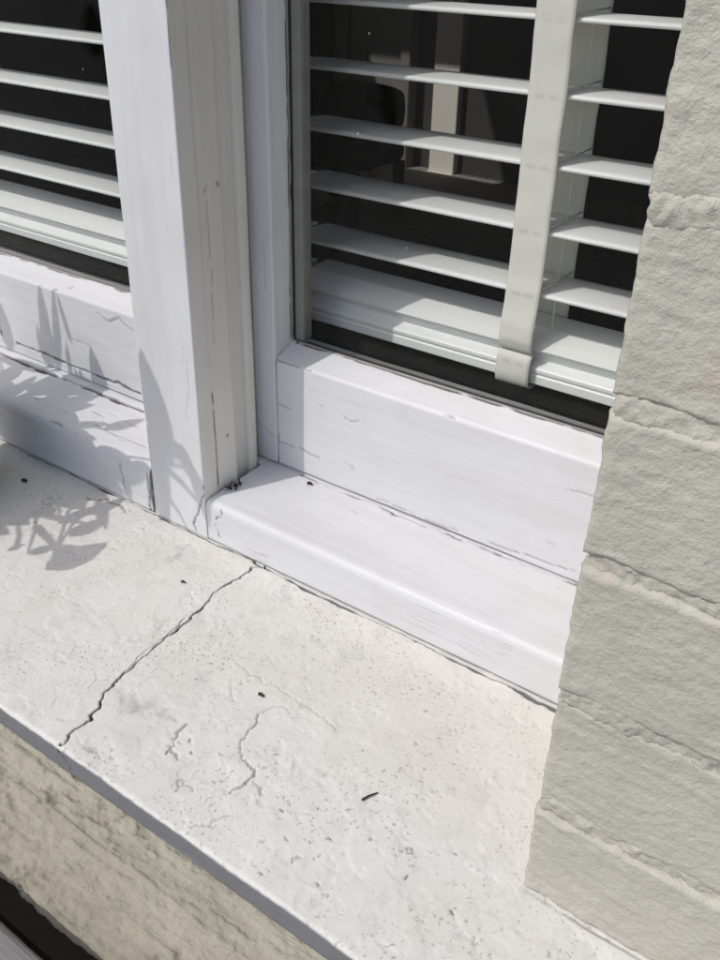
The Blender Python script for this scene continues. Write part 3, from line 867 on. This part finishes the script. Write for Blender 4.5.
def blind(x0, x1, z_last, tapes, label):
    root = empty('venetian_blind', ((x0 + x1) / 2, 0.315, z_last - 0.07), label, 'blind', 'white slatted blinds behind the panes')
    me = slat_mesh(x0, x1)
    pitch = 0.0452
    zs = []
    r = random.Random(int(abs(x0) * 1000))
    for k in range(21):
        o = bpy.data.objects.new('slat', me); COL.objects.link(o)
        z = z_last + k * pitch + r.uniform(-0.0006, 0.0006)
        o.location = (0, 0.2895 + r.uniform(-0.0006, 0.0006), z)
        o.rotation_euler = (r.uniform(-0.012, 0.012), r.uniform(-0.002, 0.002), 0)
        put(o, root); zs.append(z)
    # bottom rail, moulded
    b = z_last - 0.2205
    rp = [(0.2893, 0.1778), (0.300, 0.1818), (0.315, 0.1862), (0.3385, 0.1885), (0.3400, 0.186), (0.3400, 0.152), (0.338, 0.1495), (0.290, 0.1495),
          (0.2882, 0.1510), (0.2880, 0.1572), (0.2890, 0.1582), (0.2890, 0.1594), (0.2878, 0.1604), (0.2878, 0.1628), (0.2888, 0.1640), (0.2960, 0.1672), (0.2968, 0.1685), (0.2962, 0.1712), (0.2915, 0.1748)]
    rp = [(y, z + b, 0.05) for y, z in rp]
    sweep('bottom_rail', flip(rp) if True else rp, 'x', [x0, x1], M['slat'], root, smooth=False)
    top = zs[-1] + 0.04
    for tx in tapes:
        w = 0.0275
        f = [(0.2858, top), (0.2858, z_last + 0.012), (0.2848, z_last - 0.006), (0.2815, z_last - 0.026), (0.2812, z_last - 0.036), (0.2838, z_last - 0.044), (0.2868, z_last - 0.0455)]
        tape_strip('ladder_tape', root, tx, tx + w, f, marks=zs)
        f2 = [(0.3445, top), (0.3440, z_last - 0.03), (0.3425, z_last - 0.06)]
        tape_strip('ladder_tape', root, tx, tx + w, f2, marks=zs)
        lp = [(0.2872, 0.1735), (0.2835, 0.1722), (0.2822, 0.1660), (0.2822, 0.1560), (0.2840, 0.1490), (0.2885, 0.1462), (0.2950, 0.1462), (0.305, 0.1480)]
        tape_strip('tape_loop', root, tx - 0.0005, tx + w, [(y, z + b) for y, z in lp], marks=[0.1655 + b])
        tube('lift_cord', [(tx + w + 0.0022, 0.309, top), (tx + w + 0.0020, 0.309, z_last - 0.03)], 0.0006, M['tape'], root, 6)
        for z in zs[:12]:
            tube('ladder_cord', [(tx + w - 0.001, 0.2862, z + 0.0050), (tx + w - 0.0005, 0.314, z + 0.0045), (tx + w - 0.001, 0.3435, z + 0.0050)], 0.0005, M['tape'], root, 5)
    box('head_rail', x0, x1, 0.286, 0.345, top, top + 0.045, M['slat'], root, 0.002)
    return root
blind(-0.396, 0.070, 0.2215, [-0.1868], 'white slatted blind with a cream cloth tape behind the larger right-hand pane')
blind(-1.235, -0.408, 0.2190, [-1.05], 'white slatted blind behind the pane left of the post')

# ================================================================== painted brick wall
wall = empty('brick_wall', (0.3, 0.0, 0.0), 'cream painted brick wall with rough mortar joints right of the window', 'wall')

def brick_geo(L, H, D, seed, fine, fx, world):
    """front face at y=0, corner at the origin; rows folded back at the edges"""
    def samples(n0, n1, lim):
        s = [-D, -D * 0.5, -0.020, -0.012, -0.008, -0.005, -0.0025]
        a = np.arange(0, min(lim, n1) + 1e-9, fine)
        s += list(a)
        if lim < n1: s += list(np.linspace(a[-1], n1, max(3, int((n1 - a[-1]) / (fine * 6))))[1:])
        elif a[-1] < n1 - 1e-6: s.append(n1)
        s += [n1 + 0.0025, n1 + 0.005, n1 + 0.008, n1 + 0.012, n1 + 0.02, n1 + D * 0.5, n1 + D]
        return np.array(s)
    S = samples(0, L, fx); T = samples(0, H, 1e9)
    A, B = np.meshgrid(S, T, indexing='ij')
    ox = np.maximum(np.maximum(-A, A - L), 0); oz = np.maximum(np.maximum(-B, B - H), 0)
    X = np.clip(A, 0, L); Zc = np.clip(B, 0, H); Y = np.maximum(ox, oz)
    rad = 0.0030
    e = np.minimum(np.minimum(A, L - A), np.minimum(B, H - B))
    inn = (e >= 0) & (e < rad)
    Y = np.where(inn, Y + rad - np.sqrt(np.maximum(rad ** 2 - (rad - np.clip(e, 0, rad)) ** 2, 0)), Y)
    Y = np.where(e < 0, Y + rad, Y)
    P = np.stack([X, Y, Zc], -1).reshape(-1, 3)
    Q = P + np.array(world) + seed * 0.37
    ed = np.exp(-np.clip(e, 0, 1).ravel() / 0.010)
    front = (P[:, 1] < 0.03).astype(float)
    d = 0.0006 * fbm(Q, 22, 2, 0.5) + 0.00026 * fbm(Q, 170, 3, 0.65, 3.0) + 0.0009 * ed * fbm(Q, 80, 3, 0.6, 7.0)
    drag = 0.0004 * fbm(Q * np.array([0.25, 1, 1]), 160, 3, 0.6, 5.0)
    P[:, 1] -= (d + drag) * front
    P[:, 0] += 0.0009 * fbm(Q, 60, 3, 0.6, 11.0) * ed
    P[:, 2] += (0.0024 * fbm(Q, 30, 3, 0.6, 13.0) + 0.0010 * fbm(Q, 130, 2, 0.6, 14.0)) * ed
    n0, n1 = A.shape
    i = np.arange(n0 - 1)[:, None]; j = np.arange(n1 - 1)[None, :]
    F = np.stack(np.broadcast_arrays(i * n1 + j, (i + 1) * n1 + j, (i + 1) * n1 + j + 1, i * n1 + j + 1), -1).reshape(-1, 4)
    return P, np.ascontiguousarray(F)

JO = [0.0, 0.0676, 0.1436, 0.2209, 0.2942, 0.3702]
while JO[-1] < 1.20: JO.append(JO[-1] + 0.0752)
MJ = 0.0028
rb = random.Random(12)
shared = {}
for c in range(len(JO) - 1):
    z0 = JO[c] + (MJ if c else 0.0015); H = JO[c + 1] - MJ - z0
    x = 0.0; first = 0.215 if c % 2 == 0 else 0.160
    k = 0
    while x < 1.02:
        L = first if k == 0 else 0.215
        proud = rb.uniform(-0.0010, 0.0012)
        if c == 0: proud = -0.0015
        if k == 0 and c < 6:
            P, F = brick_geo(L - 2 * MJ, H, 0.085, c * 1.7 + 1, 0.00135, 0.125, (x, 0, z0))
            P = P + np.array([x, proud, z0])
            mesh_obj('brick', P, F, M['brick'], wall, True, np.zeros(len(P)))
        else:
            key = (round(L, 3), rb.randrange(3))
            if key not in shared:
                P, F = brick_geo(L - 2 * MJ, 0.0662, 0.05, len(shared) + 20.5, 0.012, 9, (x, 0, z0))
                me = mesh_obj('brick', P, F, M['brick'], None, True, np.zeros(len(P)))
                shared[key] = me.data
                bpy.data.objects.remove(me)
            o = bpy.data.objects.new('brick', shared[key]); COL.objects.link(o)
            o.location = (x, proud, z0); o.scale = (1, 1, H / 0.0662)
            put(o, wall)
        x += L; k += 1
# mortar body: rough near the corner
def mortar_disp(P, N):
    fr = (P[:, 0] < 0.14) & (P[:, 1] < 0.06) & (P[:, 2] < 0.5)
    zj = np.min(np.abs(P[:, 2][:, None] - np.array(JO)[None, :] - 0.0025 * fbm(P, 25, 2, 0.5, 1.0)[:, None]), axis=1)
    near = 1 - sstep(0.004, 0.011, zj)
    d = near * (0.0012 * fbm(P, 120, 4, 0.72, 2.2) + 0.0009 * fbm(P, 300, 2, 0.6, 4.4) + 0.0016 * fbm(P, 17, 2, 0.5, 9.0) - 0.0001) - 0.004 * (1 - near)
    return np.where(fr, d, 0.0)
mo = [(0.0015, 0.214, 0.02), (0.0015, 0.05, 0.0016), (0.0015, 0.0030, 0.0016), (0.0030, 0.0010, 0.0014), (0.13, 0.0010, 0.05), (1.06, 0.0010, 0.2), (1.06, 0.214, 0.2)]
sweep('mortar', mo, 'z', span(0.0012, 0.0012, 0.50, 1.235, 0.0016, 0.05), M['brick'], wall, (), mortar_disp)

# wall left of the window and the lintel above, out of the picture
wl = empty('brick_wall', (-1.6, 0.0, 0.0), 'cream painted brick wall left of the window beyond the potted plant', 'wall')
for c in range(len(JO) - 1):
    z0 = JO[c] + (MJ if c else 0.0015); H = JO[c + 1] - MJ - z0
    x = -1.94 if c % 2 == 0 else -1.885
    n = 3
    for k in range(n):
        L = 0.215 if not (c % 2 and k == n - 1) else 0.160
        key = [q for q in shared if abs(q[0] - L) < 1e-4][0]
        o = bpy.data.objects.new('brick', shared[key]); COL.objects.link(o)
        o.location = (x, rb.uniform(-0.001, 0.001), z0); o.scale = (1, 1, H / 0.0662)
        put(o, wl); x += L
box('mortar', -1.935, -1.2955, 0.0035, 0.213, 0.0012, 1.235, M['brick'], wl)
tag(box('lintel', -2.0, 1.06, -0.004, 0.213, 1.236, 1.60, M['concrete'], None, 0.004), 'concrete lintel spanning the top of the window', 'lintel')

# ================================================================== bench in front of the sill
bench = empty('garden_bench', (-0.5, -0.33, -0.5), 'weathered grey timber bench with a dark gap beside the concrete ledge', 'bench')
yb = -0.182
for k in range(3):
    y1 = yb - k * 0.108; y0 = y1 - 0.096
    def bd(P, N, k=k):
        top = N[:, 2] > 0.5
        return np.where(top, 0.0007 * fbm(P * np.array([0.1, 1, 1]), 120, 3, 0.6, k), 0.0004 * fbm(P, 60, 2))
    pr = [(y0, -0.026, 0.02), (y1, -0.026, 0.02), (y1, -0.003, 0.003), (y1 - 0.003, 0.0, 0.0018), (y0 + 0.003, 0.0, 0.003), (y0, -0.003, 0.02)]
    sweep('seat_board', pr, 'x', span(-1.2, -0.32, -0.10, 0.25, 0.002, 0.03), M['bench'], bench, (), bd)
for x in (-1.1, 0.15):
    box('cross_rail', x - 0.03, x + 0.03, yb - 0.31, yb - 0.002, -0.09, -0.027, M['bench'], bench, 0.003)
    for y in (yb - 0.30, yb - 0.065):
        box('leg', x - 0.026, x + 0.026, y, y + 0.055, -0.50, -0.091, M['bench'], bench, 0.003)

# ================================================================== potted plant left of the picture (its shadow falls into it)
PC = Vector((-0.622, 0.045, 0.0008))
plant = empty('potted_plant', PC, 'leafy plant in a black pot standing on the left end of the sill', 'plant')
pot = lathe('pot', [(0.0, 0.0), (0.050, 0.0), (0.053, 0.003), (0.059, 0.050), (0.063, 0.100), (0.0635, 0.104), (0.068, 0.105), (0.0685, 0.124), (0.067, 0.127), (0.0635, 0.126), (0.062, 0.112), (0.0, 0.112)], PC, M['pot'], plant)
lathe('soil', [(0.0, 0.120), (0.02, 0.122), (0.045, 0.118), (0.0615, 0.1130), (0.0615, 0.1122)], PC, M['soil'], pot, 32)

def leaf_mesh(seed):
    r = random.Random(seed)
    V = []; F = []
    n = 7
    for s in (0, 1):
        for i in range(n + 1):
            u = i / n
            w = math.sin(math.pi * min(1, u ** 0.8)) ** 0.85 * 0.5 + (0.03 if u < 0.9 else 0.0)
            bend = -0.10 * math.sin(math.pi * u) + r.uniform(-.01, .01)
            for q in (-1, -0.5, 0, 0.5, 1):
                V.append((u, q * w, bend + 0.10 * abs(q) * w - s * 0.012))
    m = 5; B = (n + 1) * m
    for i in range(n):
        for q in range(4):
            a = i * m + q
            F.append((a, a + m, a + m + 1, a + 1)); F.append((B + a, B + a + 1, B + a + m + 1, B + a + m))
        F.append((i * m, B + i * m, B + (i + 1) * m, (i + 1) * m))
        F.append((i * m + 4, (i + 1) * m + 4, B + (i + 1) * m + 4, B + i * m + 4))
    me = bpy.data.meshes.new('leaf'); me.from_pydata(V, [], F); me.update()
    for p in me.polygons: p.use_smooth = True
    me.materials.append(M['leaf'])
    return me
LEAVES = [leaf_mesh(s) for s in range(4)]
rl = random.Random(21)
def leaf(a, b, width, tilt=0.3):
    a = Vector(a); b = Vector(b); ax = (b - a); L = ax.length; ax.normalize()
    side = ax.cross(SUNV)
    if side.length < 1e-4: side = ax.orthogonal()
    side.normalize(); up = ax.cross(side).normalized()
    if up.dot(SUNV) < 0: up = -up; side = -side
    rot = Matrix((ax, side, up)).transposed()
    rot = rot @ Matrix.Rotation(rl.uniform(-tilt, tilt), 3, 'X')
    o = bpy.data.objects.new('leaf', rl.choice(LEAVES)); COL.objects.link(o)
    o.matrix_world = Matrix.Translation(a) @ rot.to_4x4() @ Matrix.Diagonal((L, width, L * 0.8, 1))
    m = o.matrix_world.copy()
    o.parent = plant; o.matrix_parent_inverse = Matrix.Translation(-PC); o.matrix_basis = m
    return o
SV = Vector((-0.532, -1.0, 1.37))
def shade(p, t): return Vector(p) + SV * t
LEAF_SPOTS = [
    ((-0.409, 0.136, 0.0563), (-0.4267, 0.136, 0.1586), 0.0286, 0.18, 'l'),
    ((-0.424, 0.136, 0.0876), (-0.4235, 0.136, 0.0188), 0.0175, 0.18, 'l'),
    ((-0.4188, 0.136, 0.0818), (-0.3858, 0.136, 0.0761), 0.0127, 0.18, 'l'),
    ((-0.3964, 0.136, 0.0837), (-0.3702, 0.136, 0.0492), 0.0142, 0.18, 'l'),
    ((-0.3775, 0.136, 0.0676), (-0.3655, 0.136, 0.0133), 0.0169, 0.18, 'l'),
    ((-0.415, 0.136, 0.0561), (-0.374, 0.136, 0.034), 0.006, 0.18, 's'),
    ((-0.4259, 0.136, 0.0383), (-0.4148, 0.136, -0.0007), 0.0142, 0.18, 'l'),
    ((-0.4106, 0.136, 0.0238), (-0.3916, 0.136, -0.0006), 0.0044, 0.18, 's'),
    ((-0.4316, 0.136, 0.0502), (-0.4375, 0.136, 0.0082), 0.0089, 0.18, 'l'),
    ((-0.4258, 0.136, 0.0917), (-0.4174, 0.136, -0.0018), 0.0228, 0.18, 'l'),
    ((-0.4335, 0.136, 0.0455), (-0.4193, 0.136, -0.0068), 0.0179, 0.18, 'l'),
    ((-0.4415, 0.026, 0.0), (-0.4325, 0.0826, 0.0), 0.026, 0.15, 'l'),
    ((-0.4609, 0.0553, 0.0), (-0.4211, 0.0589, 0.0), 0.0122, 0.15, 'l'),
    ((-0.4712, 0.0311, -0.0), (-0.461, 0.0534, 0.0), 0.0106, 0.15, 'l'),
    ((-0.5001, 0.0611, 0.0), (-0.4424, 0.0426, 0.0), 0.0071, 0.15, 's'),
    ((-0.4838, 0.0286, 0.0), (-0.5182, 0.0551, 0.0), 0.0046, 0.15, 's'),
    ((-0.4884, 0.0233, 0.0), (-0.4845, 0.0391, 0.0), 0.0063, 0.15, 'l'),
    ((-0.4637, 0.068, 0.0), (-0.4623, 0.1062, 0.0), 0.0163, 0.15, 'l'),
    ((-0.4934, 0.1238, 0.0), (-0.4478, 0.0936, 0.0), 0.0092, 0.15, 'l'),
    ((-0.48, 0.0966, 0.0), (-0.4735, 0.1393, 0.0), 0.0149, 0.15, 'l'),
    ((-0.4864, 0.0757, 0.0), (-0.4829, 0.1171, 0.0), 0.013, 0.15, 'l'),
    ((-0.5117, 0.0742, 0.0), (-0.4647, 0.0904, 0.0), 0.0083, 0.15, 'l'),
    ((-0.5388, 0.1062, 0.0), (-0.4869, 0.1035, 0.0), 0.0209, 0.15, 'l'),
    ((-0.5461, 0.0683, 0.0), (-0.5013, 0.0822, 0.0), 0.0284, 0.15, 'l'),
    ((-0.5862, 0.0921, 0.0), (-0.5178, 0.1007, 0.0), 0.0333, 0.15, 'l'),
    ((-0.5813, 0.0517, 0.0), (-0.5055, 0.059, 0.0), 0.0324, 0.15, 'l'),
    ((-0.6386, 0.1242, 0.0), (-0.5387, 0.1289, 0.0), 0.0348, 0.15, 'l'),
    ((-0.5608, 0.1234, 0.0), (-0.4823, 0.1281, 0.0), 0.0213, 0.15, 'l'),
    ((-0.5597, 0.0271, 0.0), (-0.5062, 0.0392, 0.0), 0.0224, 0.15, 'l'),
    ((-0.6669, 0.216, 0.0367), (-0.6635, 0.216, 0.1419), 0.0149, 0.19, 'l'),
    ((-0.6514, 0.216, 0.048), (-0.6414, 0.216, 0.1447), 0.0094, 0.19, 'l'),
    ((-0.6244, 0.216, 0.0851), (-0.637, 0.216, 0.1376), 0.0066, 0.19, 'l'),
    ((-0.6337, 0.216, 0.0417), (-0.6334, 0.216, 0.086), 0.0067, 0.19, 'l'),
    ((-0.6736, 0.216, 0.0497), (-0.6774, 0.216, 0.0933), 0.0097, 0.19, 'l'),
    ((-0.6536, 0.216, 0.0382), (-0.6501, 0.216, 0.0947), 0.0095, 0.19, 'l'),
    ((-0.7378, 0.216, 0.0496), (-0.7406, 0.216, 0.1111), 0.0245, 0.19, 'l'),
    ((-0.6366, 0.216, 0.0431), (-0.5735, 0.216, 0.037), 0.0145, 0.19, 'l'),
    ((-0.723, 0.216, 0.0278), (-0.6381, 0.216, 0.0358), 0.0154, 0.19, 'l'),
    ((-0.5551, 0.136, 0.0426), (-0.4891, 0.136, 0.0276), 0.0306, 0.165, 'l'),
    ((-0.5088, 0.136, 0.0373), (-0.4386, 0.136, 0.0356), 0.0221, 0.165, 'l'),
    ((-0.5402, 0.136, 0.0201), (-0.4686, 0.136, 0.0078), 0.0191, 0.165, 'l'),
    ((-0.5174, 0.1589, 0.0475), (-0.5013, 0.1971, 0.0475), 0.0174, 0.165, 'l'),
    ((-0.5497, 0.1462, 0.0475), (-0.5207, 0.169, 0.0475), 0.0136, 0.165, 'l'),
    ((-0.4722, 0.136, 0.0337), (-0.4632, 0.136, 0.0002), 0.013, 0.165, 'l'),
    ((-0.4601, 0.136, 0.0441), (-0.4322, 0.136, 0.046), 0.0107, 0.165, 'l'),
    ((-0.501, 0.136, 0.0212), (-0.4881, 0.136, 0.0025), 0.0152, 0.165, 'l'),
]
STEMS = []
for (p, q, w, t, k) in LEAF_SPOTS:
    a = shade(p, t); b = shade(q, t)
    if k == 's':
        STEMS.append((a, b, w))
    else:
        leaf(a, b, w)
        if rl.random() < 0.4: STEMS.append((None, a, 0.003))
base = PC + Vector((0.0, 0.0, 0.115))
for a, b, w in STEMS:
    if a is None:
        r0 = base + Vector((rl.uniform(-.035, .035), rl.uniform(-.035, .03), 0))
        mid = r0.lerp(b, 0.45) + Vector((0, 0, 0.015 + 0.02 * rl.random()))
        mid2 = r0.lerp(b, 0.8) + Vector((0, 0, 0.012))
        tube('stem', [r0, r0.lerp(mid, 0.5) + Vector((0, 0, 0.01)), mid, mid2, b], 0.0021, M['stem'], plant, 6, 0.5)
    else:
        tube('stem', [a, a.lerp(b, 0.5) + Vector((0, 0, 0.003)), b], w * 0.5, M['stem'], plant, 6, 0.6)
# body of foliage above the pot
for k in range(60):
    an = rl.uniform(0, 6.283); rad = 0.075 * math.sqrt(rl.random())
    p = PC + Vector((rad * math.cos(an) - 0.045, rad * math.sin(an) - 0.03, rl.uniform(0.125, 0.20)))
    d = Vector((math.cos(an), math.sin(an), rl.uniform(-0.1, 0.9))).normalized() * rl.uniform(0.03, 0.055)
    leaf(p, p + d, rl.uniform(0.014, 0.024), 0.8)

# ================================================================== small litter on the sill
def scrap(name, pts, r, label, cat, mat='twig', taper=0.5):
    o = tube(name, pts, r, M[mat], None, 6, taper)
    return tag(o, label, cat)
scrap('twig', [(-0.1036, -0.0067, 0.0012), (-0.1015, -0.002, 0.0019), (-0.0989, 0.0033, 0.0013)], 0.0008, 'short dark dry twig lying on the middle of the painted sill', 'twig')
scrap('seed', [(-0.2115, 0.0228, 0.0012), (-0.2098, 0.0236, 0.0018), (-0.2075, 0.0228, 0.0012)], 0.0012, 'small dark curled seed on the sill right of the long crack', 'seed', taper=0.7)
scrap('seed', [(-0.571, 0.100, 0.0015), (-0.5685, 0.1015, 0.0022), (-0.566, 0.1012, 0.0014)], 0.0017, 'dark seed lying on the sill in the plant shadow', 'seed', taper=0.7)
scrap('seed', [(-0.3430, 0.0800, 0.001), (-0.3415, 0.0812, 0.0018), (-0.3400, 0.0806, 0.001)], 0.0010, 'tiny dark seed on the sill left of the long crack', 'seed', taper=0.7)
scrap('dead_fly', [(-0.3140, 0.2050, 0.0436), (-0.3120, 0.2060, 0.0444), (-0.3095, 0.2055, 0.0436)], 0.0015, 'small dead fly on the timber sill below the right sash', 'insect', taper=0.6)
# tuft of cobweb and dust in the corner by the post
def tuft():
    r = random.Random(5); V = []; F = []
    for k in range(34):                       # crumbs caught in web
        c = Vector((-0.3640 + abs(r.gauss(0, 0.0030)), 0.1645 + r.gauss(0, 0.0042), 0.0418 + abs(r.gauss(0, 0.0016))))
        s = r.uniform(0.0006, 0.0017); o = len(V)
        for d in ((1, 0, 0), (-1, 0, 0), (0, 1, 0), (0, -1, 0), (0, 0, 1), (0, 0, -1)):
            V.append(c + Vector(d) * s * r.uniform(0.5, 1.3))
        for f in ((0, 2, 4), (2, 1, 4), (1, 3, 4), (3, 0, 4), (2, 0, 5), (1, 2, 5), (3, 1, 5), (0, 3, 5)):
            F.append(tuple(o + i for i in f))
    return mesh_obj('dust_tuft', V, F, M['web'], None, False)
tag(tuft(), 'dark tuft of cobweb and dust in the corner beside the window post', 'debris')

# ================================================================== inside the room
door = empty('door', (-2.44, 3.44, RZ), 'grey interior door seen through the blind left of the sun-strip post', 'door')
box('panel', -2.620, -2.335, 3.405, 3.440, RZ + 0.004, 1.38, M['door'], door, 0.002)
box('door_frame', -2.331, -2.280, 3.385, 3.455, RZ + 0.002, 1.43, M['door'], door, 0.004)
box('door_frame', -2.700, -2.624, 3.385, 3.455, RZ + 0.002, 1.43, M['door'], door, 0.004)
post = empty('sun_strip_post', (-2.14, 3.44, RZ), 'pale post with a block base, standing in for a sunlit strip of far wall', 'post')  # pale post stands in for a strip of sun on wall and skirting
box('shaft', -2.172, -2.042, 3.415, 3.458, RZ + 0.103, 1.40, M['sun_strip'], post, 0.003)
box('base_block', -2.177, -2.0395, 3.395, 3.458, RZ + 0.002, RZ + 0.095, M['sun_strip'], post, 0.003)
box('base_moulding', -2.174, -2.0405, 3.404, 3.458, RZ + 0.0955, RZ + 0.1025, M['sun_strip'], post, 0.002)
ch = empty('armchair', (-2.08, 2.75, RZ), 'black upholstered chair inside the dark room', 'chair')
def soft(name, x0, x1, y0, y1, z0, z1, r):
    V, F = box_geo(x0, x1, y0, y1, z0, z1, r)
    o = mesh_obj(name, V, F, M['chair'], ch, True)
    md = o.modifiers.new('round', 'SUBSURF'); md.levels = 2; md.render_levels = 2
    return o
soft('backrest', -2.245, -1.885, 2.70, 2.80, -0.22, -0.045, 0.035)
soft('backrest_cushion', -2.23, -1.90, 2.655, 2.70, -0.20, -0.07, 0.02)
soft('seat', -2.255, -1.875, 2.42, 2.80, -0.33, -0.222, 0.03)
for x in (-2.235, -1.925):
    for y in (2.45, 2.745):
        box('leg', x, x + 0.035, y, y + 0.035, RZ + 0.001, -0.315, M['chair'], ch, 0.003)
